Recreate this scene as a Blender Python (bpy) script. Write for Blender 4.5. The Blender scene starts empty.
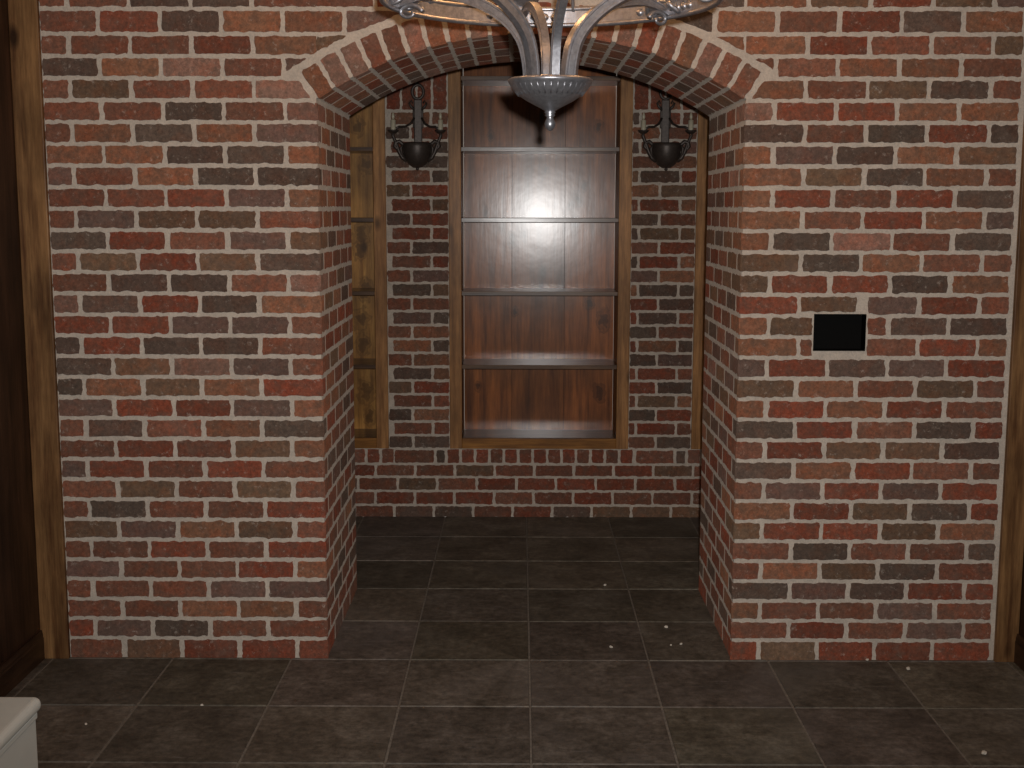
import bpy, bmesh, math, random
from mathutils import Vector, Matrix, noise
R = random.Random(7)
PI = math.pi
SC = bpy.context.scene
COL = SC.collection

# ------------------------------------------------------------------ camera, light, exposure
PITCH, ROLL, YAW = 0.138378, -0.001503, -0.006414
CAMP = Vector((0.0, -4.2757, 1.5733))
def cam_dir(x, y, z):
    c, s = math.cos(ROLL), math.sin(ROLL); x, z = c*x+s*z, -s*x+c*z
    c, s = math.cos(PITCH), math.sin(PITCH); y, z = c*y+s*z, -s*y+c*z
    c, s = math.cos(YAW), math.sin(YAW); x, y = c*x+s*y, -s*x+c*y
    return Vector((x, y, z))
cd = bpy.data.cameras.new('camera'); cam = bpy.data.objects.new('camera', cd); COL.objects.link(cam)
r_, f_, u_ = cam_dir(1, 0, 0), cam_dir(0, 1, 0), cam_dir(0, 0, 1)
cam.matrix_world = Matrix(((r_.x, u_.x, -f_.x, CAMP.x), (r_.y, u_.y, -f_.y, CAMP.y), (r_.z, u_.z, -f_.z, CAMP.z), (0, 0, 0, 1)))
cd.sensor_width = 36.0; cd.lens = 1262.165*36/1024; cd.clip_start = .02
SC.camera = cam
SC.view_settings.view_transform = 'Standard'; SC.view_settings.look = 'None'
SC.view_settings.gamma = 1; SC.view_settings.use_curve_mapping = False
SC.view_settings.exposure = -0.08
w = bpy.data.worlds.new('world'); SC.world = w; w.use_nodes = True
w.node_tree.nodes['Background'].inputs[0].default_value = (1.0, .88, .76, 1)
w.node_tree.nodes['Background'].inputs[1].default_value = .28
# the camera's own flash: a few centimetres above and to the right of the lens
fl = bpy.data.lights.new('camera_flash', 'SPOT'); fo = bpy.data.objects.new('camera_flash', fl); COL.objects.link(fo)
fo.location = CAMP + Vector((.043, 0.0, .066))
fo.rotation_euler = (PI/2 - .03, 0, 0)
fl.energy = 345; fl.color = (1.0, .98, .96); fl.shadow_soft_size = .018
fl.spot_size = math.radians(84); fl.spot_blend = 1.0

# ------------------------------------------------------------------ geometry constants
C = .07137                       # brick course
P = .2032                        # brick pitch
XL, XR = -.679, .747             # passage jambs
DEP = .82                        # passage depth
YB = 2.07                        # back wall
WL, WR = -1.683, 1.745            # room side walls
CEIL = 2.75
ACX, ZS, AR = .030, 1.933, 1.30  # arch centre line, springing, radius
HALF = (XR-XL)/2; ACX = (XL+XR)/2
ACZ = ZS - math.sqrt(AR*AR-HALF*HALF)
A0 = math.asin(HALF/AR)
BOX = (.996, 1.173, 1.094, 1.220)

def s2l(c):
    c /= 255.0
    return c/12.92 if c <= .04045 else ((c+.055)/1.055)**2.4
def rgb(r, g, b): return (s2l(r), s2l(g), s2l(b), 1)

# ------------------------------------------------------------------ mesh builder
class MB:
    def __init__(s): s.v = []; s.f = []; s.c = []; s.sm = []
    def add(s, vs, fs, col=(1, 1, 1, 1), smooth=False):
        n = len(s.v); s.v += [tuple(v) for v in vs]; s.c += [col]*len(vs)
        s.f += [tuple(i+n for i in f) for f in fs]; s.sm += [smooth]*len(fs)
    def box(s, x0, x1, y0, y1, z0, z1, col=(1, 1, 1, 1), bev=0):
        if bev <= 0:
            vs = [(x, y, z) for x in (x0, x1) for y in (y0, y1) for z in (z0, z1)]
            s.add(vs, [(0, 1, 3, 2), (4, 6, 7, 5), (0, 4, 5, 1), (2, 3, 7, 6), (0, 2, 6, 4), (1, 5, 7, 3)], col); return
        bm = bmesh.new(); bmesh.ops.create_cube(bm, size=1)
        for v in bm.verts: v.co = Vector(((x0+x1)/2+v.co.x*(x1-x0), (y0+y1)/2+v.co.y*(y1-y0), (z0+z1)/2+v.co.z*(z1-z0)))
        bmesh.ops.bevel(bm, geom=list(bm.edges), offset=bev, segments=2, affect='EDGES', profile=.6)
        bm.verts.index_update()
        s.add([v.co[:] for v in bm.verts], [[v.index for v in f.verts] for f in bm.faces], col); bm.free()
    def tube(s, pts, rad, seg=10, closed=False, col=(1, 1, 1, 1), cap=True, section=None):
        pts = [Vector(p) for p in pts]; n = len(pts)
        rads = rad if isinstance(rad, (list, tuple)) else [rad]*n
        vs = []; nrm = None
        sec = section or [(math.cos(2*PI*k/seg), math.sin(2*PI*k/seg)) for k in range(seg)]
        m = len(sec)
        for i in range(n):
            a = pts[i-1] if (i > 0 or closed) else pts[i]; b = pts[(i+1) % n] if (i < n-1 or closed) else pts[i]
            t = (b-a).normalized()
            if nrm is None: nrm = t.cross(Vector((.123, 1, .2))).normalized()
            nrm = (nrm-t*nrm.dot(t)).normalized(); bn = t.cross(nrm)
            for (cx, cy) in sec: vs.append(pts[i]+(nrm*cx+bn*cy)*rads[i])
        fs = []
        for i in range(n if closed else n-1):
            j = (i+1) % n
            for k in range(m): fs.append((i*m+k, i*m+(k+1) % m, j*m+(k+1) % m, j*m+k))
        if cap and not closed: fs += [tuple(range(m))[::-1], tuple((n-1)*m+k for k in range(m))]
        s.add(vs, fs, col, True)
    def lathe(s, prof, c=(0, 0, 0), seg=40, col=(1, 1, 1, 1), a0=0, a1=2*PI):
        full = abs(a1-a0-2*PI) < 1e-6; m = seg if full else seg+1; vs = []; fs = []
        for (r, z) in prof:
            for k in range(m):
                a = a0+(a1-a0)*k/seg; vs.append((c[0]+max(r, 1e-4)*math.cos(a), c[1]+max(r, 1e-4)*math.sin(a), c[2]+z))
        for i in range(len(prof)-1):
            for k in range(seg):
                k2 = (k+1) % m if full else k+1
                fs.append((i*m+k, i*m+k2, (i+1)*m+k2, (i+1)*m+k))
        s.add(vs, fs, col, True)
    def build(s, name, mat, parent=None, loc=(0, 0, 0)):
        me = bpy.data.meshes.new(name); L = Vector(loc)
        me.from_pydata([Vector(v)-L for v in s.v], [], s.f)
        ca = me.color_attributes.new('col', 'FLOAT_COLOR', 'POINT')
        ca.data.foreach_set('color', [x for c in s.c for x in c])
        me.polygons.foreach_set('use_smooth', s.sm)
        bm = bmesh.new(); bm.from_mesh(me); bmesh.ops.recalc_face_normals(bm, faces=bm.faces) if len(s.f) < 3000 else None
        bm.to_mesh(me); bm.free(); me.update()
        me.materials.append(mat)
        o = bpy.data.objects.new(name, me); COL.objects.link(o); o.location = loc
        if parent: o.parent = parent
        return o
def tag(o, label=None, cat=None, group=None, kind=None):
    if label: o['label'] = label
    if cat: o['category'] = cat
    if group: o['group'] = group
    if kind: o['kind'] = kind
    return o
def empty(name, loc):
    o = bpy.data.objects.new(name, None); COL.objects.link(o); o.location = loc; o.empty_display_size = .1; return o

# ------------------------------------------------------------------ materials
def mat(name):
    m = bpy.data.materials.new(name); m.use_nodes = True; nt = m.node_tree
    return m, nt, nt.nodes['Principled BSDF']
def N(nt, t, **k):
    n = nt.nodes.new(t)
    for a, b in k.items():
        if isinstance(a, str) and a.startswith('i_'): n.inputs[a[2:].replace('_', ' ')].default_value = b
        else: setattr(n, a, b)
    return n
def noise_n(nt, vec, scale, detail=6, rough=.6):
    n = N(nt, 'ShaderNodeTexNoise'); n.inputs['Scale'].default_value = scale; n.inputs['Detail'].default_value = detail
    n.inputs['Roughness'].default_value = rough; nt.links.new(vec, n.inputs['Vector']); return n.outputs['Fac']
def ramp(nt, fac, stops):
    n = N(nt, 'ShaderNodeValToRGB'); e = n.color_ramp.elements
    while len(e) < len(stops): e.new(.5)
    for q, (p, c) in zip(e, stops): q.position = p; q.color = c if len(c) == 4 else (*c, 1)
    nt.links.new(fac, n.inputs[0]); return n.outputs[0]
def mix(nt, fac, a, b, mode='MIX'):
    n = N(nt, 'ShaderNodeMix', data_type='RGBA', blend_type=mode)
    for sock, v in ((n.inputs[0], fac), (n.inputs[6], a), (n.inputs[7], b)):
        if isinstance(v, (int, float)): sock.default_value = v
        elif isinstance(v, tuple): sock.default_value = v
        else: nt.links.new(v, sock)
    return n.outputs[2]
def bump(nt, h, strength, dist, bsdf, normal='Normal'):
    b = N(nt, 'ShaderNodeBump'); b.inputs['Strength'].default_value = strength; b.inputs['Distance'].default_value = dist
    nt.links.new(h, b.inputs['Height']); nt.links.new(b.outputs[0], bsdf.inputs[normal]); return b
W4 = lambda v: (v, v, v, 1)
MORT = rgb(208, 196, 182)
def brick_mat(name):
    m, nt, p = mat(name); tc = N(nt, 'ShaderNodeTexCoord').outputs['Object']
    at = N(nt, 'ShaderNodeAttribute', attribute_name='col').outputs['Color']
    fine = noise_n(nt, tc, 85, 6, .85); mid = noise_n(nt, tc, 26, 6, .7); big = noise_n(nt, tc, 9, 5, .6)
    c = mix(nt, 1.0, at, ramp(nt, fine, [(.34, W4(.55)), (.66, W4(1.42))]), 'MULTIPLY')
    c = mix(nt, ramp(nt, mid, [(.45, W4(0)), (.70, W4(.55))]), c, rgb(92, 78, 68))          # dark clinker blotches
    c = mix(nt, ramp(nt, noise_n(nt, tc, 13, 4, .6), [(.40, W4(.55)), (.52, W4(0))]), c, mix(nt, 1.0, c, (1.12, .80, .66, 1), 'MULTIPLY'))   # redder zones
    c = mix(nt, ramp(nt, noise_n(nt, tc, 17, 6, .7), [(.52, W4(0)), (.66, W4(.5))]), c, rgb(106, 86, 73))
    sm = noise_n(nt, tc, 40, 9, .82)
    c = mix(nt, ramp(nt, sm, [(.57, W4(0)), (.68, W4(.6))]), c, MORT)                        # mortar smears
    c = mix(nt, ramp(nt, big, [(.55, W4(0)), (.8, W4(.25))]), c, rgb(165, 140, 125))
    nt.links.new(c, p.inputs['Base Color']); p.inputs['Roughness'].default_value = .8; p.inputs['Diffuse Roughness'].default_value = 1
    p.inputs['Specular IOR Level'].default_value = .3
    h = mix(nt, .45, mid, fine); bump(nt, h, 1.0, .007, p); return m
def mortar_mat(name):
    m, nt, p = mat(name); tc = N(nt, 'ShaderNodeTexCoord').outputs['Object']
    f = noise_n(nt, tc, 120, 6, .75); g = noise_n(nt, tc, 14, 6, .6)
    c = mix(nt, 1.0, MORT, ramp(nt, f, [(.3, W4(.78)), (.7, W4(1.12))]), 'MULTIPLY')
    c = mix(nt, 1.0, c, ramp(nt, g, [(.35, W4(.84)), (.7, W4(1.06))]), 'MULTIPLY')
    nt.links.new(c, p.inputs['Base Color']); p.inputs['Roughness'].default_value = .93; p.inputs['Diffuse Roughness'].default_value = 1
    bump(nt, mix(nt, .5, f, g), 1.0, .012, p); return m
def wood_mat(name, light, dark, axis='Z', rough=.42, coat=.0, coat_rough=.15, knots=.5, grain=1.0, spots=()):
    m, nt, p = mat(name); tc = N(nt, 'ShaderNodeTexCoord').outputs['Object']
    at = N(nt, 'ShaderNodeAttribute', attribute_name='col').outputs['Color']
    mp = N(nt, 'ShaderNodeMapping'); nt.links.new(tc, mp.inputs[0])
    sc = {'X': (.07, 1, 1), 'Y': (1, .07, 1), 'Z': (1, 1, .07)}[axis]; mp.inputs['Scale'].default_value = sc
    # per-plank offset from the colour attribute so the grain does not run across boards
    off = N(nt, 'ShaderNodeVectorMath', operation='MULTIPLY_ADD'); nt.links.new(at, off.inputs[0])
    off.inputs[1].default_value = (7.1, 5.3, 3.7); nt.links.new(mp.outputs[0], off.inputs[2])
    v = off.outputs[0]
    mp2 = N(nt, 'ShaderNodeMapping'); nt.links.new(tc, mp2.inputs[0])
    mp2.inputs['Scale'].default_value = {'X': (.45, 1, 1), 'Y': (1, .45, 1), 'Z': (1, 1, .45)}[axis]
    off2 = N(nt, 'ShaderNodeVectorMath', operation='MULTIPLY_ADD'); nt.links.new(at, off2.inputs[0])
    off2.inputs[1].default_value = (3.1, 9.3, 6.7); nt.links.new(mp2.outputs[0], off2.inputs[2])
    vo = N(nt, 'ShaderNodeTexVoronoi', feature='F1'); vo.inputs['Scale'].default_value = 5.2; nt.links.new(off2.outputs[0], vo.inputs['Vector'])
    kd = vo.outputs['Distance']
    g1 = noise_n(nt, v, 38*grain, 5, .65); g2 = noise_n(nt, v, 160*grain, 3, .6)
    blot = noise_n(nt, off2.outputs[0], 6.5, 5, .6)
    c = ramp(nt, g1, [(.32, dark), (.66, light)])
    c = mix(nt, 1.0, c, ramp(nt, g2, [(.3, W4(.8)), (.7, W4(1.12))]), 'MULTIPLY')
    c = mix(nt, 1.0, c, ramp(nt, blot, [(.35, W4(.62)), (.68, W4(1.18))]), 'MULTIPLY')
    c = mix(nt, ramp(nt, kd, [(.045, W4(knots)), (.12, W4(0))]), c, tuple(x*.25 for x in dark[:3])+(1,))
    for (sx, sz, sr) in spots:           # single knots with a dark eye and a ring
        sub = N(nt, 'ShaderNodeVectorMath', operation='MULTIPLY_ADD'); nt.links.new(tc, sub.inputs[0])
        sub.inputs[1].default_value = (1/sr, 0, .62/sr); sub.inputs[2].default_value = (-sx/sr, 0, -sz*.62/sr)
        add = N(nt, 'ShaderNodeVectorMath', operation='ADD'); nt.links.new(sub.outputs[0], add.inputs[0])
        nz = N(nt, 'ShaderNodeTexNoise'); nz.inputs['Scale'].default_value = 30; nt.links.new(tc, nz.inputs['Vector'])
        sb = N(nt, 'ShaderNodeVectorMath', operation='MULTIPLY_ADD'); nt.links.new(nz.outputs['Color'], sb.inputs[0]); sb.inputs[1].default_value = (1.3,)*3; sb.inputs[2].default_value = (-.65, 0, -.65)
        ml = N(nt, 'ShaderNodeVectorMath', operation='MULTIPLY'); nt.links.new(sb.outputs[0], ml.inputs[0]); ml.inputs[1].default_value = (1, 0, 1); nt.links.new(ml.outputs[0], add.inputs[1])
        ln = N(nt, 'ShaderNodeVectorMath', operation='LENGTH'); nt.links.new(add.outputs[0], ln.inputs[0])
        c = mix(nt, ramp(nt, ln.outputs['Value'], [(.0, W4(.85)), (.45, W4(.7)), (.60, W4(.25)), (.85, W4(.45)), (1.0, W4(0))]), c, tuple(x*.28 for x in dark[:3])+(1,))
    c = mix(nt, 1.0, c, at, 'MULTIPLY')
    nt.links.new(c, p.inputs['Base Color'])
    p.inputs['Roughness'].default_value = rough; p.inputs['Coat Weight'].default_value = coat; p.inputs['Specular IOR Level'].default_value = .15; p.inputs['Coat Roughness'].default_value = coat_rough
    wv = noise_n(nt, tc, 9, 3, .5)
    b = bump(nt, mix(nt, .5, g1, kd), .35, .002, p)
    if coat > 0:
        b2 = N(nt, 'ShaderNodeBump'); b2.inputs['Strength'].default_value = .16; b2.inputs['Distance'].default_value = .003
        nt.links.new(mix(nt, .35, wv, g1), b2.inputs['Height']); nt.links.new(b2.outputs[0], p.inputs['Coat Normal'])
    return m
def metal_mat(name, col, rough, metallic=1.0):
    m, nt, p = mat(name); tc = N(nt, 'ShaderNodeTexCoord').outputs['Object']
    f = noise_n(nt, tc, 90, 5, .7)
    c = mix(nt, 1.0, col, ramp(nt, f, [(.3, W4(.65)), (.7, W4(1.15))]), 'MULTIPLY')
    nt.links.new(c, p.inputs['Base Color']); p.inputs['Metallic'].default_value = metallic; p.inputs['Roughness'].default_value = rough
    bump(nt, f, .3, .0015, p); return m
def plain_mat(name, col, rough=.5, var=.1, scale=30, b=.0):
    m, nt, p = mat(name); tc = N(nt, 'ShaderNodeTexCoord').outputs['Object']
    f = noise_n(nt, tc, scale, 5, .6)
    c = mix(nt, 1.0, col, ramp(nt, f, [(.3, W4(1-var)), (.7, W4(1+var))]), 'MULTIPLY')
    nt.links.new(c, p.inputs['Base Color']); p.inputs['Roughness'].default_value = rough; p.inputs['Specular IOR Level'].default_value = .1 if rough >= .7 else .4
    if b: bump(nt, f, .5, b, p)
    return m
def tile_mat(name):
    m, nt, p = mat(name); tc = N(nt, 'ShaderNodeTexCoord').outputs['Object']
    at = N(nt, 'ShaderNodeAttribute', attribute_name='col').outputs['Color']
    a = noise_n(nt, tc, 5, 9, .7); b = noise_n(nt, tc, 34, 7, .75); d = noise_n(nt, tc, 1.6, 6, .65)
    c = ramp(nt, a, [(.3, rgb(80, 74, 64)), (.52, rgb(112, 104, 92)), (.72, rgb(142, 135, 123))])
    c = mix(nt, 1.0, c, ramp(nt, b, [(.34, W4(.5)), (.68, W4(1.45))]), 'MULTIPLY')
    c = mix(nt, ramp(nt, d, [(.50, W4(0)), (.70, W4(.45))]), c, rgb(140, 135, 128))            # dust and scuffs
    mp = N(nt, 'ShaderNodeMapping'); nt.links.new(tc, mp.inputs[0]); mp.inputs['Scale'].default_value = (.6, 3, 1); mp.inputs['Rotation'].default_value = (0, 0, .4)
    s = noise_n(nt, mp.outputs[0], 9, 9, .8)
    c = mix(nt, ramp(nt, s, [(.57, W4(0)), (.68, W4(.55))]), c, rgb(160, 155, 148))
    c = mix(nt, 1.0, c, at, 'MULTIPLY')
    nt.links.new(c, p.inputs['Base Color'])
    nt.links.new(ramp(nt, b, [(.3, W4(.5)), (.7, W4(.72))]), p.inputs['Roughness']); p.inputs['Specular IOR Level'].default_value = .35
    bump(nt, mix(nt, .5, a, b), .5, .004, p); return m
M_BRICK = brick_mat('reclaimed_brick'); M_MORT = mortar_mat('lime_mortar')
M_POST = wood_mat('post_wood', rgb(152, 114, 74), rgb(92, 60, 36), 'Z', .5, .1, .3, .95)
M_PANEL = wood_mat('dark_wall_panel', rgb(82, 58, 42), rgb(48, 33, 23), 'Z', .5, .1, .3, .2)
M_BASE = wood_mat('dark_base_wood', rgb(80, 58, 42), rgb(48, 32, 22), 'Y', .4, .2, .3, .2)
M_STILE = wood_mat('stile_wood', rgb(192, 140, 88), rgb(132, 90, 52), 'Z', .5, .12, .25, .8)
M_RAIL = wood_mat('rail_wood', rgb(176, 122, 58), rgb(116, 72, 32), 'X', .5, .15, .25, .5)
M_BACK = wood_mat('varnished_back_boards', rgb(170, 104, 52), rgb(92, 52, 26), 'Z', .7, .68, .185, .8, .6, [(0.199, 1.261, 0.03), (0.231, 1.334, 0.024), (0.189, 1.146, 0.022), (0.34, 0.637, 0.045), (0.267, 0.725, 0.026), (-0.141, 1.053, 0.03), (0.163, 1.235, 0.02), (-0.277, 1.193, 0.022), (0.32, 0.252, 0.04), (-0.319, 0.283, 0.022), (-0.251, 1.588, 0.022), (0.304, 1.635, 0.028), (-0.078, 1.074, 0.024), (0.032, 1.417, 0.02), (-0.125, 0.678, 0.02)])
M_GOLD = wood_mat('knotty_golden_boards', rgb(206, 154, 84), rgb(146, 100, 48), 'Z', .45, .3, .25, .95, .8, [(0.297, 1.074, 0.05), (0.286, 0.99, 0.04), (0.317, 0.793, 0.05), (0.291, 0.637, 0.05), (0.323, 1.443, 0.04), (0.297, 0.507, 0.045), (0.307, 0.247, 0.05), (0.286, 1.635, 0.04), (0.328, 0.117, 0.04)])
M_SHELF = wood_mat('shelf_wood', rgb(112, 80, 50), rgb(68, 44, 26), 'X', .4, .7, .2, .5)
M_TILE = tile_mat('slate_tile'); M_GROUT = plain_mat('grout', rgb(140, 132, 122), .9, .25, 60, .002)
M_WHITE = plain_mat('white_paint', rgb(226, 229, 222), .45, .03, 12)
M_PLASTER = plain_mat('ceiling_plaster', rgb(150, 135, 118), .9, .05, 20, .002)
M_BLACK = plain_mat('black_steel', rgb(7, 6, 5), .7, .4, 200)
M_PEWTER = metal_mat('pewter', rgb(158, 158, 163), .36, .75)
M_IRON = metal_mat('dark_iron', rgb(76, 66, 60), .45, .35)
M_CRUMB = plain_mat('mortar_crumb', rgb(225, 215, 200), .9, .1, 80)
mm, nt, p_ = mat('candle_sleeve'); p_.inputs['Base Color'].default_value = rgb(215, 205, 185); p_.inputs['Roughness'].default_value = .3; M_CAND = mm
tcx = N(nt, 'ShaderNodeTexCoord').outputs['Object']; nt.links.new(mix(nt, 1.0, rgb(200, 190, 165), ramp(nt, noise_n(nt, tcx, 80), [(.3, W4(.9)), (.7, W4(1))]), 'MULTIPLY'), p_.inputs['Base Color'])
mm, nt, p_ = mat('warm_bulb'); p_.inputs['Base Color'].default_value = rgb(255, 220, 170); p_.inputs['Emission Color'].default_value = (1, .62, .28, 1); p_.inputs['Emission Strength'].default_value = 6; M_BULB = mm

# ------------------------------------------------------------------ bricks
BC = {'R': (138, 76, 56), 'r': (136, 89, 70), 'o': (150, 104, 78), 'b': (122, 96, 75), 'd': (101, 85, 75), 'g': (116, 92, 83), 'p': (154, 117, 102)}
def bcol(k=None):
    k = k or R.choices('RrobdgP'.replace('P', 'p'), (22, 28, 16, 10, 14, 8, 4))[0]
    r, g, b = (c*.86+m*.14 for c, m in zip(BC[k], (124, 94, 77))); j = 1+R.uniform(-.09, .09); q = R.uniform(-2, 3)
    return rgb(r*j+q, g*j-q*.3, b*j-q*.3)
def clip(poly, n, d):            # keep n.p <= d
    out = []
    for i in range(len(poly)):
        a, b = poly[i-1], poly[i]; fa = n[0]*a[0]+n[1]*a[1]-d; fb = n[0]*b[0]+n[1]*b[1]-d
        if (fa <= 0) != (fb <= 0):
            t = fa/(fa-fb); out.append((a[0]+(b[0]-a[0])*t, a[1]+(b[1]-a[1])*t))
        if fb <= 0: out.append(b)
    return out
def area(p): return abs(sum(p[i-1][0]*p[i][1]-p[i][0]*p[i-1][1] for i in range(len(p))))/2 if len(p) > 2 else 0
def brick(mb, poly, fmap, col, h=.0035, jit=.0021, step=.009, keep=None):
    """irregular-edged brick: poly in local (u, v); fmap(u, v, h) -> world"""
    if area(poly) < 2e-4: return
    h = h*R.uniform(.7, 1.3); seed = Vector((R.uniform(0, 99), R.uniform(0, 99), 0))
    cx = sum(p[0] for p in poly)/len(poly); cy = sum(p[1] for p in poly)/len(poly)
    pts = []
    for i in range(len(poly)):
        a, b = poly[i], poly[(i+1) % len(poly)]; L = math.hypot(b[0]-a[0], b[1]-a[1])
        if L < 1e-4: continue
        n = max(1, int(L/step)); nx, ny = (b[1]-a[1])/L, -(b[0]-a[0])/L
        for k in range(n):
            t = k/n; x, y = a[0]+(b[0]-a[0])*t, a[1]+(b[1]-a[1])*t
            if keep and keep(x, y): pts.append((x, y)); continue
            if k == 0: x += (cx-x)/max(.01, math.hypot(cx-x, cy-y))*R.uniform(.0005, .003); y += (cy-y)/max(.01, math.hypot(cx-x, cy-y))*R.uniform(.0005, .003)
            q = noise.noise(Vector((x*42, y*42, 0))+seed)*jit*2.2 + noise.noise(Vector((x*170, y*170, 3))+seed)*jit*1.5
            pts.append((x+nx*q, y+ny*q))
    m = len(pts)
    if m < 3: return
    vs = [fmap(x, y, -.004) for x, y in pts] + [fmap(x, y, h*.55) for x, y in pts]
    for x, y in pts:
        l = max(.004, math.hypot(x-cx, y-cy)); vs.append(fmap(x-(x-cx)/l*.0022, y-(y-cy)/l*.0022, h))
    fs = []
    for r in range(2):
        for k in range(m): fs.append((r*m+k, r*m+(k+1) % m, (r+1)*m+(k+1) % m, (r+1)*m+k))
    fs.append(tuple(2*m+k for k in range(m)))
    mb.add(vs, fs, col)
def orient(mb):                  # make the front n-gons face outwards: done with a normal recalculation per island
    pass

LEFT = {32: 'rrddrr', 31: 'rRdoo', 30: 'rrrRob', 29: 'doprg', 28: 'rbrrp', 27: 'rrdrp', 26: 'rodog', 25: 'ooddo', 24: 'grodd', 23: 'rrRgo',
        22: 'rgbbr', 21: 'dRrgb', 20: 'rbRbd', 19: 'rddrp', 18: 'pdRdo', 17: 'RRggr', 16: 'dRddr', 15: 'dbpgr', 14: 'dobor', 13: 'gRRgo', 12: 'rdrod',
        11: 'rRrbo', 10: 'gRrRr', 9: 'rbrbr', 8: 'rdrrR', 7: 'bgobr', 6: 'rrRrR', 5: 'grrRo', 4: 'rrrgg', 3: 'rroor', 2: 'Rgdrr', 1: 'rbRRR'}
LEFT[14] = 'doboR'
RIGHT = {32: 'obRbgd', 31: 'orRdor', 30: 'oRrrbR', 29: 'rroor', 28: 'orbdr', 27: 'pRRoo', 26: 'drdRd', 25: 'ogdob', 24: 'obdor', 23: 'oRrRd', 22: 'orRog',
         21: 'odprd', 20: 'bdorr', 19: 'bRRdo', 18: 'RbgRr', 17: 'obrdd', 16: 'orRor', 15: 'gRdgR', 14: 'borbr', 13: 'oRoRr', 12: 'dRrdR', 11: 'rRbbd',
         10: 'doRrr', 9: 'rgRgR', 8: 'oRbdR', 7: 'bRRbo', 6: 'rdrrd', 5: 'robdr', 4: 'dgdRR', 3: 'orrgr', 2: 'rRrgr', 1: 'RbRRR'}
GH, GV = .0142, .0155            # mortar gaps: bed, head
front = MB(); jambs = {-1: MB(), 1: MB()}
fm_front = lambda u, v, h: (u, -h, v)
jz = [0.0]+[C*i for i in range(1, 40)]
jz[31] = C*31+.009; 
for i in range(32, 40): jz[i] = jz[i-1]+C
EXT = AR+.1+.024                 # clear radius kept free for the voussoirs and their mortar
def clip_arch(poly, side):
    cx = sum(p[0] for p in poly)/len(poly); cy = sum(p[1] for p in poly)/len(poly)
    inside = [p for p in poly if math.hypot(p[0]-ACX, p[1]-ACZ) < EXT+.001]
    if not inside or max(p[1] for p in poly) < ZS-.02: return [poly]
    # option A: outside the ring; option B: outside the skewback line
    best = []
    th = math.atan2(cx-ACX, cy-ACZ); n = (math.sin(th), math.cos(th))
    A = clip(poly, (-n[0], -n[1]), -(n[0]*ACX+n[1]*ACZ+EXT*1.0))
    best.append(A)
    a = side*(A0); t = (math.cos(a), -math.sin(a)) if side > 0 else (-math.cos(a), math.sin(a))
    # outward normal of the radial skewback line (pointing away from the opening)
    d = t[0]*ACX+t[1]*ACZ+.014
    best.append(clip(poly, (-t[0], -t[1]), -d))
    best.sort(key=area, reverse=True)
    return [best[0]]
corner_col = {}
for row in range(1, 38):
    z0, z1 = jz[row-1]+(GH/2 if row > 1 else -.003), jz[row]-GH/2
    x0 = -1.393 if row % 2 else -1.393+P/2
    spans = []
    n0 = -2
    edges = [x0+P*i for i in range(n0, 17)]
    li = 0; ri = 0
    for i in range(len(edges)-1):
        a, b = edges[i]+GV/2+R.uniform(-.002, .002), edges[i+1]-GV/2+R.uniform(-.002, .002)
        lo, hi = -1.584, 1.664
        segs = []
        if jz[row] < ZS+.03:
            if a < XL: segs.append((a, min(b, XL), -1))
            if b > XR: segs.append((max(a, XR), b, 1))
        else: segs.append((a, b, -1 if a < ACX else 1))
        for (s0, s1, side) in segs:
            # joints that would leave a sliver at the corner run on to it
            if side < 0 and s1 <= XL and XL-s1 < .03: s1 = XL
            if side > 0 and s0 >= XR and s0-XR < .03: s0 = XR
            s0 = max(s0, lo); s1 = min(s1, hi-(.012 if i % 3 else 0) if s1 > hi else s1)
            if s1-s0 < .025: continue
            key = None
            if side < 0:
                t = LEFT.get(row, '')
                if li < len(t): key = t[li]
                li += 1
            else:
                if row in RIGHT and s0 > .6:
                    t = RIGHT[row]
                    if row == 16 and s0 < .996 < s1+.1 and s0 > .93: key = 'r'
                    else:
                        # index from the wall's end so that the string's last brick is the last one
                        key = t[min(ri, len(t)-1)]; ri += 1
            c = bcol(key)
            at_corner = (side < 0 and abs(s1-XL) < 1e-6) or (side > 0 and abs(s0-XR) < 1e-6)
            if at_corner: corner_col[(row, side)] = c
            e0, e1 = s0-(.005 if side > 0 and at_corner else 0), s1+(.005 if side < 0 and at_corner else 0)
            kf = (lambda x, y, X=(XL+.004 if side < 0 else XR-.004), sd=side: (x > X if sd < 0 else x < X)) if at_corner else None
            rect = [(e0, z0), (e1, z0), (e1, z1), (e0, z1)]
            polys = clip_arch(rect, side)
            out = []
            bx0, bx1, bz0, bz1 = BOX[0]-.004, BOX[1]+.006, BOX[2]-.012, BOX[3]+.008
            for q in polys:
                if e1 > bx0 and e0 < bx1 and z1 > bz0 and z0 < bz1:
                    c1 = [(clip(q, (1, 0), bx0)), clip(q, (-1, 0), -bx1), clip(q, (0, 1), bz0), clip(q, (0, -1), -bz1)]
                    c1.sort(key=area, reverse=True)
                    if area(c1[0]) > 1e-3: out.append(c1[0])
                    for e in c1[1:2]:
                        if area(e) > 1.2e-3 and (e1-e0) > .15 and c1[0] is not e and e1 > bx1 and e0 < bx0: out.append(e)
                else: out.append(q)
            for q in out: brick(front, q, fm_front, c, keep=kf)
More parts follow.
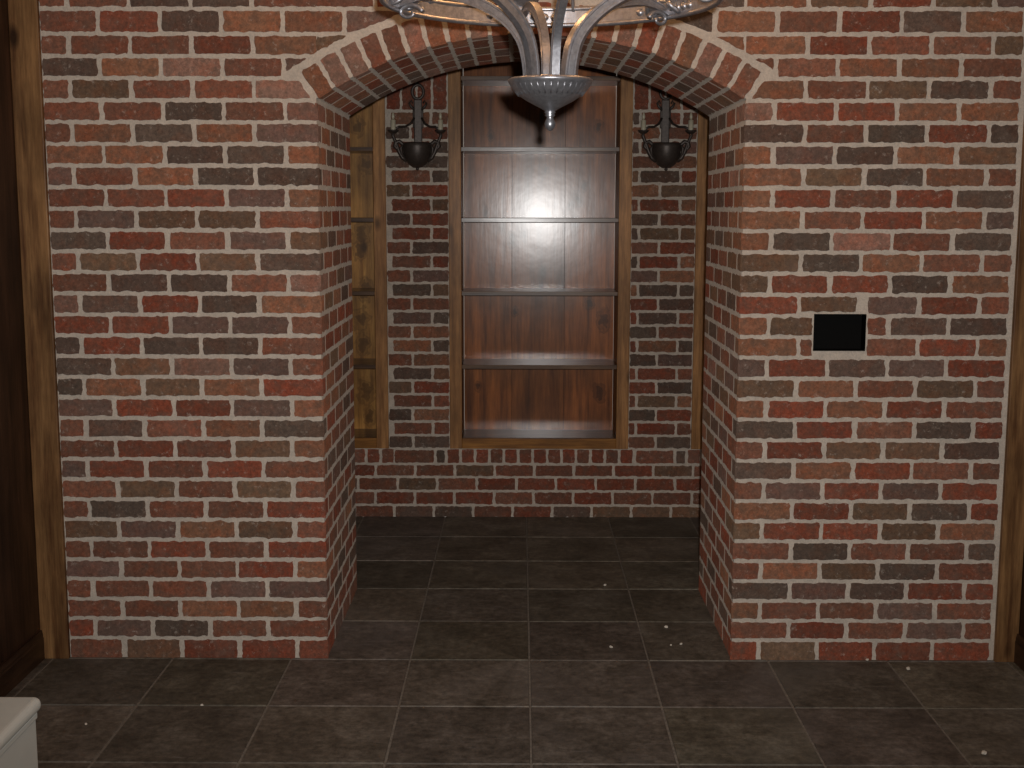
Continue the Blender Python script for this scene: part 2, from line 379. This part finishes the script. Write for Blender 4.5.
# jambs
for side, X in ((-1, XL), (1, XR)):
    fmj = lambda u, v, h, X=X, s=side: (X-s*h, u, v)
    for row in range(1, 28):
        z0, z1 = jz[row-1]+(.0085 if row > 1 else -.003), jz[row]-.0085
        if row == 27: z1 = min(z1, ZS-.004)
        first = P if row % 2 else P/2
        y = -.005; nxt = first-.005
        k = 0
        while y < DEP-.01:
            e = min(nxt-.0115, DEP-.001)
            if DEP-e < .03: e = DEP-.001
            c = corner_col.get((row, side), bcol()) if k == 0 else bcol()
            if e-y > .02: brick(jambs[side], [(y, z0), (e, z0), (e, z1), (y, z1)], fmj, c, h=.0012, keep=(lambda a, b: a < -.003) if k == 0 else None)
            y = e+.023; nxt += P; k += 1
        # wall end courses on the rear face of the passage wall
# voussoirs on the face, and the soffit behind them
NV = 22; dA = 2*A0/NV; gapA = .0155/AR
def arcp(a, r): return (ACX+r*math.sin(a), ACZ+r*math.cos(a))
vous = MB()
for i in range(NV):
    a0, a1 = -A0+dA*i+gapA/2, -A0+dA*(i+1)-gapA/2
    c = bcol(R.choice('rroopRr') if True else None)
    r0, r1 = AR-.005, AR+.098
    poly = [arcp(a0, r0), arcp(a1, r0), arcp(a1, r1), arcp(a0, r1)]
    brick(vous, poly, fm_front, c, keep=lambda x, y: math.hypot(x-ACX, y-ACZ) < AR)
    fms = lambda u, v, h: (ACX+(AR-h)*math.sin(u/AR), v, ACZ+(AR-h)*math.cos(u/AR))
    y = -.005; nxt = (P if i % 2 else P/2)-.005; k = 0
    while y < DEP-.01:
        e = min(nxt-.0115, DEP-.001)
        if DEP-e < .03: e = DEP-.001
        cc = c if k == 0 else bcol()
        if e-y > .02: brick(vous, [(a0*AR, y), (a1*AR, y), (a1*AR, e), (a0*AR, e)], fms, cc, h=.0012, keep=(lambda a, b: b < -.003) if k == 0 else None)
        y = e+.023; nxt += P; k += 1

def fixn(o, weld=False):
    bm = bmesh.new(); bm.from_mesh(o.data); bmesh.ops.recalc_face_normals(bm, faces=bm.faces); bm.to_mesh(o.data); bm.free()
# the wall body: prism with the arched opening and the hole for the black box
core = MB()
def quadprism(x0, x1, za0, za1, z1, y0=0.0, y1=DEP):
    core.add([(x0, y0, za0), (x1, y0, za1), (x1, y0, z1), (x0, y0, z1), (x0, y1, za0), (x1, y1, za1), (x1, y1, z1), (x0, y1, z1)],
             [(0, 1, 2, 3), (7, 6, 5, 4), (0, 4, 5, 1)])
def arcz(x): return ACZ+math.sqrt(AR*AR-(x-ACX)**2)
quadprism(WL-.12, XL, 0, 0, CEIL); 
core.add([(XL, 0, 0), (XL, DEP, 0), (XL, DEP, ZS), (XL, 0, ZS)], [(0, 1, 2, 3)])
core.add([(XR, 0, 0), (XR, DEP, 0), (XR, DEP, ZS), (XR, 0, ZS)], [(3, 2, 1, 0)])
ns = 40
for i in range(ns):
    a = XL+(XR-XL)*i/ns; b = XL+(XR-XL)*(i+1)/ns
    quadprism(a, b, arcz(a) if i else ZS, arcz(b) if i < ns-1 else ZS, CEIL)
quadprism(XR, BOX[0], 0, 0, CEIL); quadprism(BOX[1], WR+.12, 0, 0, CEIL)
bx = BOX
core.add([(bx[0], 0, 0), (bx[1], 0, 0), (bx[1], 0, bx[2]), (bx[0], 0, bx[2])], [(0, 1, 2, 3)])
core.add([(bx[0], 0, bx[3]), (bx[1], 0, bx[3]), (bx[1], 0, CEIL), (bx[0], 0, CEIL)], [(0, 1, 2, 3)])
core.add([(bx[0], DEP, 0), (bx[1], DEP, 0), (bx[1], DEP, CEIL), (bx[0], DEP, CEIL)], [(3, 2, 1, 0)])
for (p0, p1) in (((bx[0], bx[2]), (bx[1], bx[2])), ((bx[1], bx[2]), (bx[1], bx[3])), ((bx[1], bx[3]), (bx[0], bx[3])), ((bx[0], bx[3]), (bx[0], bx[2]))):
    core.add([(p0[0], 0, p0[1]), (p1[0], 0, p1[1]), (p1[0], .1, p1[1]), (p0[0], .1, p0[1])], [(0, 1, 2, 3)])
wall = core.build('wall_front', M_MORT); tag(wall, 'red brick wall with pale mortar and an arched passage through it', 'wall', kind='structure')
for nm, mb, lb in (('brick_face', front, None), ('left_jamb_brick', jambs[-1], None), ('right_jamb_brick', jambs[1], None), ('arch_brick', vous, None)):
    o = mb.build(nm, M_BRICK, wall); fixn(o)

# ------------------------------------------------------------------ back wall
BZ = [0, .060, .134, .207, .275, .354]
ph = [-.646, -.742, -.627, -.739]
BX0, BX1 = -1.98, 2.18
cabs = [(-1.580, -.669), (-.357, .552), (.873, 1.784)]      # bookcase openings
CZ0, CZ1 = .357, 2.42
bc = MB()
def bq(x0, x1, z0, z1): bc.add([(x0, YB, z0), (x1, YB, z0), (x1, YB, z1), (x0, YB, z1)], [(0, 1, 2, 3)])
bq(BX0, BX1, 0, CZ0); bq(BX0, BX1, CZ1, CEIL)
xs = [BX0]+[v for c in cabs for v in c]+[BX1]
for i in range(0, len(xs), 2): bq(xs[i], xs[i+1], CZ0, CZ1)
for (a, b) in cabs:
    for (p0, p1) in (((a, CZ0), (b, CZ0)), ((b, CZ0), (b, CZ1)), ((b, CZ1), (a, CZ1)), ((a, CZ1), (a, CZ0))):
        bc.add([(p0[0], YB, p0[1]), (p1[0], YB, p1[1]), (p1[0], YB+.34, p1[1]), (p0[0], YB+.34, p0[1])], [(0, 1, 2, 3)])
bwall = bc.build('wall_back', M_MORT); tag(bwall, 'brick wall behind the arched passage, holding the bookcases', 'wall', kind='structure')
bb = MB(); fmb = lambda u, v, h: (u, YB-h, v)
G2 = .0135
for r in range(4):
    z0, z1 = BZ[r]+(G2/2 if r else -.003), BZ[r+1]-G2/2
    x = ph[r]-P*7
    while x < BX1:
        a, b = max(x+G2/2, BX0), min(x+P-G2/2, BX1)
        if b-a > .02: brick(bb, [(a, z0), (b, z0), (b, z1), (a, z1)], fmb, bcol(R.choice('RrrrRbdR')))
        x += P
z0, z1 = BZ[4]+G2/2, BZ[5]-.002          # soldier stubs under each bookcase, stretchers between
for (a, b) in cabs:
    n = 13; wd = (b-a+.05)/n
    for k in range(n):
        q = a-.02+wd*k; brick(bb, [(q+.007, z0), (q+wd-.007, z0), (q+wd-.007, z1), (q+.007, z1)], fmb, bcol(R.choice('RrRr')))
for (a, b) in ((BX0, -1.61), (-.64, -.44), (-.425, -.385), (.595, .785), (.80, .845), (1.83, BX1)):
    brick(bb, [(a, z0), (b, z0), (b, z1-.005), (a, z1-.005)], fmb, bcol('r' if b-a > .1 else 'd'))
CR = .07054
piers = [(BX0, -1.584), (-.666, -.360), (.555, .870), (1.788, BX1)]
PL = {1: 'drdrRrdRrddrdrdbrrdrdrdr'}
for r in range(24):
    z0, z1 = .354+CR*r+G2/2, .354+CR*(r+1)-G2/2
    for (a, b) in piers:
        base = -.545 if a < 0 else .692
        x = (base if r % 2 == 0 else base-P/2)-P*8
        while x < b:
            s0, s1 = max(x+G2/2, a), min(x+P-G2/2, b)
            if s1-s0 > .015: brick(bb, [(s0, z0), (s1, z0), (s1, z1), (s0, z1)], fmb, bcol(R.choice('RrrddRbgo')))
            x += P
zt = .354+CR*24
for (a, b) in piers:                     # upright course over the piers, then stretchers
    x = a+.012
    n = max(1, round((b-a)/.072)); wd = (b-a)/n
    for k in range(n):
        s0 = a+wd*k; brick(bb, [(s0+.006, zt+.008), (s0+wd-.006, zt+.008), (s0+wd-.006, zt+.2), (s0+.006, zt+.2)], fmb, bcol(R.choice('Rrrbo')))
x = BX0
r = 0; z = zt+.207
while z < CEIL-.03:
    z1 = min(z+CR-G2, CEIL)
    for (a, b) in (piers if z < CZ1-.02 else [(BX0, BX1)]):
        x = a-(P/2 if r % 2 else 0)
        while x < b:
            s0, s1 = max(x+G2/2, a), min(x+P-G2/2, b)
            if s1-s0 > .015: brick(bb, [(s0, z), (s1, z), (s1, z1), (s0, z1)], fmb, bcol(), step=.03)
            x += P
    z += CR; r += 1
o = bb.build('brick_face', M_BRICK, bwall); fixn(o)

# ------------------------------------------------------------------ floor, side walls, ceiling, trim
T, TX0, TY0 = .41910, .035, -.8523
YF = -5.2
fb = MB(); fb.add([(WL-.3, YF, -.003), (BX1, YF, -.003), (BX1, YB+.0, -.003), (BX0, YB, -.003), (BX0, YF, -.003)][:0] or [(BX0, YF, -.003), (BX1, YF, -.003), (BX1, YB, -.003), (BX0, YB, -.003)], [(0, 1, 2, 3)])
floor = fb.build('floor', M_GROUT); tag(floor, 'dark slate tile floor running through the passage', 'floor', kind='structure')
tb = MB()
for i in range(-6, 7):
    for j in range(-12, 8):
        x0, y0 = TX0+T*i, TY0+T*j
        x1, y1 = min(x0+T, BX1), min(y0+T, YB); x0 = max(x0, BX0); y0 = max(y0, YF)
        if x1-x0 < .03 or y1-y0 < .03: continue
        if y0 < -.01 and (x1 < WL or x0 > WR): continue
        g = .0033; v = R.uniform(.8, 1.18); c = (v, v*R.uniform(.96, 1.02), v*R.uniform(.93, 1.03), 1)
        e = .002; zz = R.uniform(-.0006, .0006)
        a, b, cc, d = x0+g+R.uniform(-.001, .001), x1-g, y0+g+R.uniform(-.0015, .0015), y1-g
        vs = [(a, cc, -.003), (b, cc, -.003), (b, d, -.003), (a, d, -.003), (a+e, cc+e, zz), (b-e, cc+e, zz), (b-e, d-e, zz), (a+e, d-e, zz)]
        tb.add(vs, [(0, 1, 5, 4), (1, 2, 6, 5), (2, 3, 7, 6), (3, 0, 4, 7), (4, 5, 6, 7)], c)
tb.build('slate_tiles', M_TILE, floor)
def slab(name, mat_, x0, x1, y0, y1, z0, z1, label, cat):
    m = MB(); m.box(x0, x1, y0, y1, z0, z1); return tag(m.build(name, mat_), label, cat, kind='structure')
slab('ceiling', M_PLASTER, WL-.2, WR+.2, YF, -.001, CEIL, CEIL+.05, 'plain ceiling above the room, out of frame', 'ceiling')
def panel_wall(name, xin, s, label):     # board-clad side wall; s = +1 when the room lies on its +X side
    m = MB(); y = YF; k = 0
    while y < 0:
        y1 = min(y+.60, 0); v = R.uniform(.85, 1.1)
        a, b = (xin-.1, xin) if s > 0 else (xin, xin+.1)
        m.box(a, b, y+.0015, y1-.0015, 0, CEIL, (v, v*.98, v*.95, 1)); y = y1
    return tag(m.build(name, M_PANEL), label, 'wall', kind='structure')
panel_wall('wall_left', WL, 1, 'dark brown wood panelled wall at left edge')
panel_wall('wall_right', WR, -1, 'dark wood panelled wall at right edge')
for nm, x0, x1 in (('wall_rear_left', BX0-.1, BX0), ('wall_rear_right', BX1, BX1+.1)):
    slab(nm, M_PANEL, x0, x1, DEP, YB+.35, 0, CEIL, 'end wall of the hall behind the passage', 'wall')
slab('ceiling_rear', M_PLASTER, BX0-.1, BX1+.1, DEP, YB+.35, CEIL, CEIL+.05, 'ceiling of the hall behind the passage', 'ceiling')
def base(name, x, s, label):
    m = MB(); h = .105
    prof = [(0, 0), (.013, 0), (.013, h*.72), (.011, h*.78), (.011, h*.86), (.009, h*.93), (.008, h), (0, h)]
    vs = [(x+s*a, y, z) for y in (YF, -.018) for a, z in prof]; n = len(prof)
    m.add(vs, [(k, (k+1) % n, n+(k+1) % n, n+k) for k in range(n)]+[tuple(range(n)), tuple(n+k for k in range(n))[::-1]])
    o = m.build(name, M_BASE); fixn(o); return tag(o, label, 'baseboard', kind='structure')
base('baseboard_left', WL, 1, 'dark wood baseboard along the left wall'); base('baseboard_right', WR, -1, 'dark wood baseboard along the right wall')
for nm, x0, x1, lb in (('trim_1', WL+.001, -1.585, 'rough wooden corner board left of the brick wall'), ('trim_2', 1.666, WR-.001, 'wooden corner board right of the brick wall')):
    m = MB(); m.box(x0, x1, -.020, -.0005, .0, CEIL-.001, (1, 1, 1, 1), .003); tag(m.build(nm, M_POST), lb, 'trim', kind='structure')

# ------------------------------------------------------------------ built-in bookcases
SH = [.787, 1.159, 1.525, 1.873, 2.216]
def bookcase(x0, x1, label, gold=False, rel=(.32, .67)):
    root = empty('bookcase', ((x0+x1)/2, YB, CZ0)); tag(root, label, 'bookcase', 'built-in bookcases in the brick wall')
    L = Vector(root.location)
    def put(mb, name, m_):
        o = mb.build(name, m_, root, (0, 0, 0)); o.data.transform(Matrix.Translation(-L)); return o
    D = .27; yf = YB-.013; st = .062
    for s, a, b in ((0, x0, x0+st), (1, x1-st, x1)):
        m = MB(); v = R.uniform(.92, 1.08); m.box(a, b, yf, YB+.012, CZ0, CZ1, (v, v, v, 1), .003); put(m, 'stile', M_STILE)
        m = MB(); xa, xb = (a+.043, a+.061) if s == 0 else (b-.061, b-.043)
        m.box(xa, xb, YB+.012, YB+D, CZ0+.02, CZ1-.02, (v*.9, v*.88, v*.85, 1)); put(m, 'side_panel', M_STILE)
    m = MB(); m.box(x0+st, x1-st, yf+.001, YB+.012, CZ0, CZ0+.053, (1, 1, 1, 1), .003); put(m, 'bottom_rail', M_RAIL)
    m = MB(); m.box(x0+st, x1-st, yf+.001, YB+.012, CZ1-.07, CZ1, (1, 1, 1, 1), .003); put(m, 'top_rail', M_RAIL)
    xi, xo = x0+st, x1-st
    cuts = [xi]+[xi+(xo-xi)*r for r in rel]+[xo]
    for k in range(len(cuts)-1):
        v = R.uniform(.8, 1.12); m = MB(); m.box(cuts[k]+.001, cuts[k+1]-.001, YB+D, YB+D+.018, CZ0+.02, CZ1-.02, (v, v*R.uniform(.93, 1.0), v*R.uniform(.88, 1), 1))
        bo = put(m, 'back_board', M_GOLD if gold else M_BACK)
        if not gold:                     # the boards lean back and turn by less than a degree
            pv = Vector(((x0+x1)/2, YB+D, 1.45))-L
            bo.data.transform(Matrix.Translation(pv) @ Matrix.Rotation(-.0120, 4, 'Z') @ Matrix.Rotation(-.0110, 4, 'X') @ Matrix.Translation(-pv))
    m = MB(); m.box(xi, xo, YB+D+.032, YB+D+.038, CZ0+.02, CZ1-.02, (.4, .4, .4, 1)); put(m, 'backing_panel', M_PANEL)
    for z in [CZ0+.053]+SH:
        m = MB(); v = R.uniform(.9, 1.1); f = .012 if z < .5 else -.004
        m.box(xi+.0002, xo-.0002, YB+f+.0005, YB+D+.014, z-.021, z, (v, v, v, 1), .0015); put(m, 'shelf', M_SHELF)
    return root
bookcase(*cabs[1], label='middle varnished wood bookcase with five shelves, recessed in the brick straight behind the arch')
bookcase(*cabs[0], label='knotty golden wood bookcase showing only its right edge, left of the left wall light', gold=True)
bookcase(*cabs[2], label='wood bookcase showing only its left stile, against the right side of the arch', gold=True)

# ------------------------------------------------------------------ wall lights on the piers
def sconce(X, Z, label, first=None):
    root = empty('wall_sconce', (X, YB-.005, Z)); tag(root, label, 'wall light', 'iron candle wall lights')
    def put(mb, name, m_, par=None): 
        o = mb.build(name, m_, par or root); return o
    m = MB(); m.box(-.020, .020, -.018, -.002, .05, .34, bev=.005); m.box(-.027, .027, -.016, -.0, .20, .29, bev=.007)
    for s in (-1, 1): m.tube([(s*.016, -.01, .29), (s*.034, -.014, .305), (s*.042, -.014, .322), (s*.032, -.014, .334), (s*.026, -.014, .320)], [.008, .007, .006, .005, .004], 8)
    put(m, 'back_plate', M_IRON)
    m = MB(); m.tube([(.028*math.cos(a), -.012, .376+.034*math.sin(a)) for a in [2*PI*k/24 for k in range(24)]], .008, 8, True); put(m, 'top_ring', M_IRON)
    m = MB(); m.lathe([(.0, -.082), (.022, -.079), (.044, -.064), (.060, -.040), (.069, -.010), (.072, .020), (.071, .034), (.066, .040), (.05, .034), (.0, .030)], (0, -.075, .088), 32)
    m.lathe([(0, -.094), (.006, -.092), (.009, -.087), (.006, -.08), (.014, -.076)], (0, -.075, .088), 16)
    put(m, 'bowl', M_IRON)
    m = MB(); m.tube([(0, -.005, .075), (0, -.075, .098)], .010, 8); put(m, 'bracket', M_IRON)
    for s in (-1, 1):
        m = MB()
        pts = [(s*.050, -.085, .040), (s*.072, -.088, .055), (s*.088, -.09, .085), (s*.100, -.09, .12), (s*.110, -.09, .145), (s*.117, -.09, .160), (s*.115, -.09, .18)]
        m.tube(pts, [.010, .010, .010, .009, .008, .008, .008], 10)
        pts = [(s*.060, -.085, .09), (s*.068, -.088, .118), (s*.086, -.09, .134), (s*.104, -.09, .128), (s*.108, -.09, .110), (s*.098, -.09, .098), (s*.088, -.09, .108)]
        m.tube(pts, [.010]*6+[.005], 10)
        m.tube([(s*.060, -.08, .05), (s*.075, -.095, .075), (s*.078, -.1, .10), (s*.068, -.1, .118)], [.008, .008, .007, .005], 8)
        pts = [(s*.018, -.015, .250), (s*.035, -.03, .222), (s*.060, -.055, .206), (s*.088, -.08, .204), (s*.110, -.09, .190)]
        m.tube(pts, [.006]*5, 8)
        arm = put(m, 'arm', M_IRON)
        m = MB(); m.lathe([(0, -.006), (.014, -.004), (.026, .006), (.028, .012), (.013, .012), (0, .012)], (s*.115, -.09, .176), 20); put(m, 'drip_pan', M_IRON, arm)
        m = MB(); m.lathe([(.0125, 0), (.0125, .048), (.007, .052), (0, .052)], (s*.115, -.09, .186), 18); put(m, 'candle_sleeve', M_CAND, arm)
        m = MB(); m.lathe([(0, .0), (.005, .002), (.0085, .012), (.006, .026), (.001, .036)], (s*.115, -.09, .238), 14)
        put(m, 'bulb', M_CAND, arm)
    return root
sconce(-.505, 1.762, 'dark iron two-candle wall light on the brick pier left of the middle bookcase')
sconce(.712, 1.762, 'dark iron two-candle wall light on the brick pier right of the middle bookcase')

# ------------------------------------------------------------------ chandelier
CX, CY = .068, -1.30
root = empty('chandelier', (CX, CY, 1.866)); tag(root, 'large grey metal chandelier with curved arms hanging in front of the arch', 'chandelier')
Z0 = 1.866
def put(mb, name, m_, par=None): return mb.build(name, m_, par or root)
m = MB()
prof = [(0, .004), (.060, .004), (.092, .003), (.0975, .0), (.0975, -.006), (.093, -.010), (.090, -.016), (.083, -.026), (.070, -.037), (.055, -.047), (.038, -.056), (.024, -.063), (.015, -.068), (.010, -.071)]
m.lathe(prof, (0, 0, 0), 56); 
for k in range(36):                     # gadroon beads under the rim
    a = 2*PI*k/36; m.tube([(.091*math.cos(a), .091*math.sin(a), -.012), (.074*math.cos(a), .074*math.sin(a), -.036)], [.0022, .0014], 6)
bowl = put(m, 'bowl', M_PEWTER)
m = MB(); m.lathe([(.010, -.069), (.0135, -.073), (.0095, -.077), (.0125, -.080), (.007, -.084), (.0095, -.090), (.0128, -.098), (.011, -.107), (.005, -.114), (0, -.116)], (0, 0, 0), 24)
put(m, 'finial', M_PEWTER, bowl)
RR, RZ = .385, .180                     # ring radius and height over the bowl rim
def bez(P_, n=40):
    # catmull-rom through the points
    out = []
    for i in range(len(P_)-1):
        p0 = P_[max(i-1, 0)]; p1 = P_[i]; p2 = P_[i+1]; p3 = P_[min(i+2, len(P_)-1)]
        for k in range(8):
            t = k/8; out.append(tuple(.5*((2*b)+(c-a)*t+(2*a-5*b+4*c-d)*t*t+(3*b-a-3*c+d)*t*t*t) for a, b, c, d in zip(p0, p1, p2, p3)))
    out.append(P_[-1]); return out
ARMP = bez([(.050, .0), (.055, .045), (.068, .090), (.098, .130), (.150, .168), (.220, .196), (.300, .206), (.360, .196), (.392, .185)])
for k in range(6):
    phi = math.radians(-20+60*k); cs, sn = math.cos(phi), math.sin(phi)
    m = MB(); vs = []; fs = []
    hw, hr = .009, .0125
    sec = [(-hr, -hw), (-hr, hw), (-hr*.62, hw), (-hr*.5, hw*.72), (hr*.5, hw*.72), (hr*.62, hw), (hr, hw), (hr, -hw), (hr*.62, -hw), (hr*.5, -hw*.72), (-hr*.5, -hw*.72), (-hr*.62, -hw)]
    n = len(ARMP)
    for i, (r, z) in enumerate(ARMP):
        a = ARMP[max(i-1, 0)]; b = ARMP[min(i+1, n-1)]; dr, dz = b[0]-a[0], b[1]-a[1]; l = math.hypot(dr, dz); dr /= l; dz /= l
        sc = 1 if i < n*.55 else 1-.45*(i-n*.55)/(n*.45)
        for (q, t) in sec:               # q across the curve (in its plane), t sideways
            rr, zz = r+dz*q*sc, z-dr*q*sc
            vs.append((rr*cs-t*sc*sn, rr*sn+t*sc*cs, zz))
    ms = len(sec)
    for i in range(n-1):
        for j in range(ms): fs.append((i*ms+j, i*ms+(j+1) % ms, (i+1)*ms+(j+1) % ms, (i+1)*ms+j))
    fs += [tuple(range(ms)), tuple((n-1)*ms+j for j in range(ms))[::-1]]
    m.add(vs, fs)
    arm = put(m, 'arm', M_PEWTER); fixn(arm)
    def loc2(r, t, z): return (r*cs-t*sn, r*sn+t*cs, z)
    m = MB(); sp = []                    # scroll under the ring at the end of the arm
    for q in range(30):
        a = q/29*3.6*PI/1.6; rad = .034*(1-q/36); sp.append(loc2(RR-.03-rad*math.cos(a)*1.0+.0, 0, .168+rad*math.sin(a)*.62))
    m.tube(sp, [.0065-.003*q/29 for q in range(30)], 8)
    sc_ = put(m, 'scroll', M_PEWTER, arm)
    for s in (-1, 1):                    # leaf scrolls lying along the ring on both sides of the arm
        m = MB(); sp = []
        for q in range(22):
            a = q/21*2.4*PI/1.4; rad = .026*(1-q/30)
            ang = s*(.075+.07*(1-math.cos(a))*.5*(1-q/30)+.0); rr = RR-.012-rad*math.sin(a)*.9
            sp.append((rr*math.cos(phi+ang), rr*math.sin(phi+ang), RZ+.012+rad*.5*math.sin(a*1.3)))
        m.tube(sp, [.0075-.0035*q/21 for q in range(22)], 8)
        put(m, 'leaf_ornament', M_PEWTER, arm)
        for q in (.10, .16, .22):
            m = MB(); aa = phi+s*q; m.lathe([(0, -.012), (.009, -.006), (.011, .001), (.006, .008), (0, .011)], (RR*math.cos(aa), RR*math.sin(aa), RZ+.016), 10); put(m, 'bead', M_PEWTER, arm)
    m = MB(); m.lathe([(0, -.02), (.010, -.016), (.014, -.004), (.030, .004), (.046, .012), (.048, .017), (.014, .017), (0, .017)], loc2(.395, 0, RZ+.045), 24); put(m, 'candle_cup', M_PEWTER, arm)
    m = MB(); m.lathe([(.013, 0), (.013, .085), (.008, .09), (0, .09)], loc2(.395, 0, RZ+.062), 20); put(m, 'candle_sleeve', M_CAND, arm)
    m = MB(); m.lathe([(0, 0), (.008, .003), (.014, .02), (.010, .042), (.001, .066)], loc2(.395, 0, RZ+.150), 16); put(m, 'bulb', M_BULB, arm)
    li = bpy.data.lights.new('chandelier_bulb_light', 'POINT'); lo = bpy.data.objects.new('chandelier_bulb_light', li); COL.objects.link(lo)
    lo.location = Vector((CX, CY, Z0))+Vector(loc2(.395, 0, RZ+.26)); li.energy = 2.2; li.color = (1, .5, .2); li.shadow_soft_size = .03
m = MB()
def ringpts(r, z, n=96): return [(r*math.cos(2*PI*k/n), r*math.sin(2*PI*k/n), z) for k in range(n)]
m.tube(ringpts(RR, RZ-.004), .0062, 8, True); m.tube(ringpts(RR, RZ+.036), .0062, 8, True)
put(m, 'ring_rail', M_PEWTER)
m = MB(); n = 96
vs = [p for r, z in ((RR-.0025, RZ-.003), (RR+.0025, RZ-.003), (RR+.0025, RZ+.035), (RR-.0025, RZ+.035)) for p in ringpts(r, z)]
m.add(vs, [(a*n+k, a*n+(k+1) % n, ((a+1) % 4)*n+(k+1) % n, ((a+1) % 4)*n+k) for a in range(4) for k in range(n)], smooth=False)
o = put(m, 'ring_band', M_PEWTER); fixn(o)
m = MB(); m.lathe([(0, .56), (.02, .565), (.035, .58), (.03, .60), (.015, .615), (.02, .64), (.008, .66), (0, .66)], (0, 0, 0), 24); hub = put(m, 'top_hub', M_PEWTER)
for k in range(6):
    phi = math.radians(20+60*k)
    m = MB(); m.tube([(r*math.cos(phi), r*math.sin(phi), z) for r, z in bez([(RR, RZ+.03), (.33, RZ+.12), (.20, RZ+.23), (.09, RZ+.32), (.03, .585)])], .005, 8); put(m, 'stay_rod', M_PEWTER)
m = MB(); z = .66; k = 0
while z < CEIL-Z0-.05:
    pts = [(.010*math.cos(a)*(k % 2), .010*math.cos(a)*((k+1) % 2), z+.016+.017*math.sin(a)) for a in [2*PI*q/14 for q in range(14)]]
    m.tube(pts, .0028, 6, True); z += .027; k += 1
put(m, 'chain', M_PEWTER)
m = MB(); m.lathe([(0, -.055), (.012, -.052), (.02, -.03), (.05, -.012), (.06, 0), (0, 0)], (0, 0, CEIL-Z0), 28); put(m, 'ceiling_rose', M_PEWTER)

# ------------------------------------------------------------------ black recessed box in the wall
b = MB(); x0, x1, z0, z1 = BOX
t = .0025
for (p, q) in (((x0, z0), (x1, z0+t)), ((x0, z1-t), (x1, z1)), ((x0, z0+t), (x0+t, z1-t)), ((x1-t, z0+t), (x1, z1-t))):
    b.box(p[0]+.0005, q[0]-.0005, -.004, .05, p[1]+.0003, q[1]-.0003)
b.box(x0+t, x1-t, .046, .052, z0+t, z1-t)
o = b.build('wall_box', M_BLACK, None, ((x0+x1)/2, 0, z0)); tag(o, 'small black rectangular metal box set into the brick right of the arch', 'wall box')

# ------------------------------------------------------------------ white bench in the near left corner
bz = .45; bxr, bfar, bnear = -1.108, -1.475, -2.75; bxl = WL+.024
root = empty('storage_bench', ((bxl+bxr)/2, (bfar+bnear)/2, 0)); tag(root, 'white painted bench with a rounded top edge, against the left wall', 'bench')
L = Vector(root.location)
def putb(mb, name, m_, par=None):
    o = mb.build(name, m_, par or root); o.data.transform(Matrix.Translation(-L)); return o
m = MB(); bm = bmesh.new(); bmesh.ops.create_cube(bm, size=1)
tx0, tx1, ty0, ty1, tz0, tz1 = bxl, bxr, bnear, bfar, bz-.034, bz
for v in bm.verts: v.co = Vector(((tx0+tx1)/2+v.co.x*(tx1-tx0), (ty0+ty1)/2+v.co.y*(ty1-ty0), (tz0+tz1)/2+v.co.z*(tz1-tz0)))
ve = [e for e in bm.edges if abs(e.verts[0].co.z-e.verts[1].co.z) > .01 and e.verts[0].co.x > -1.3]
bmesh.ops.bevel(bm, geom=ve, offset=.018, segments=5, affect='EDGES', profile=.5)
he = [e for e in bm.edges if abs(e.verts[0].co.z-e.verts[1].co.z) < .001]
bmesh.ops.bevel(bm, geom=he, offset=.0155, segments=5, affect='EDGES', profile=.5)
bm.verts.index_update(); m.add([v.co[:] for v in bm.verts], [[v.index for v in f.verts] for f in bm.faces], smooth=False); bm.free()
putb(m, 'bench_top', M_WHITE)
m = MB(); m.box(bxl, bxr-.014, bnear+.02, bfar-.014, 0, bz-.034, bev=.002); putb(m, 'bench_body', M_WHITE)
m = MB(); m.box(bxr-.016, bxr-.006, bnear+.02, bfar-.014, 0, .09, bev=.003); putb(m, 'plinth', M_WHITE)
m = MB()
m.box(bxr-.016, bxr-.009, bnear+.02, bfar-.014, bz-.05, bz-.034, bev=.003); putb(m, 'moulding', M_WHITE)

# ------------------------------------------------------------------ crumbs of mortar on the floor
def floor_at(px, py):
    d = cam_dir((px-512)/1262.165, 1, -(py-384)/1262.165); t = -CAMP.z/d.z; return CAMP+d*t
for (px, py, s, lb) in ((605, 586, .006, 'white mortar crumb deepest in the passage, farthest back of the floor crumbs'), (666, 628, .007, 'white mortar crumb in the passage close to the right jamb'),
                    (611, 648, .006, 'white mortar crumb right of the centre line at the mouth of the passage'), (671, 646, .004, 'tiny white mortar crumb, left one of two close together by the right jamb'),
                    (681, 645, .005, 'tiny white mortar crumb, right one of two close together by the right jamb'), (867, 661, .006, 'white mortar crumb at the foot of the brick wall below the black box'),
                    (908, 670, .007, 'white mortar crumb on the slate just right of the one below the black box'), (984, 755, .008, 'bright white mortar crumb near the bottom right corner'),
                    (202, 706, .005, 'white mortar crumb on the slate in front of the left brick pier'), (86, 725, .004, 'tiny white mortar crumb on the slate beside the white bench')):
    q = floor_at(px, py); bm = bmesh.new(); bmesh.ops.create_icosphere(bm, subdivisions=2, radius=s)
    for v in bm.verts: v.co *= 1+.5*noise.noise(v.co*180+Vector((px, py, 0))); v.co.z *= .7
    me = bpy.data.meshes.new('mortar_crumb'); lo = min(v.co.z for v in bm.verts)
    for v in bm.verts: v.co.z -= lo
    bm.to_mesh(me); bm.free(); me.materials.append(M_CRUMB)
    o = bpy.data.objects.new('mortar_crumb', me); COL.objects.link(o); o.location = (q.x, q.y, .0008)
    tag(o, lb, 'crumb', 'mortar crumbs on the floor')
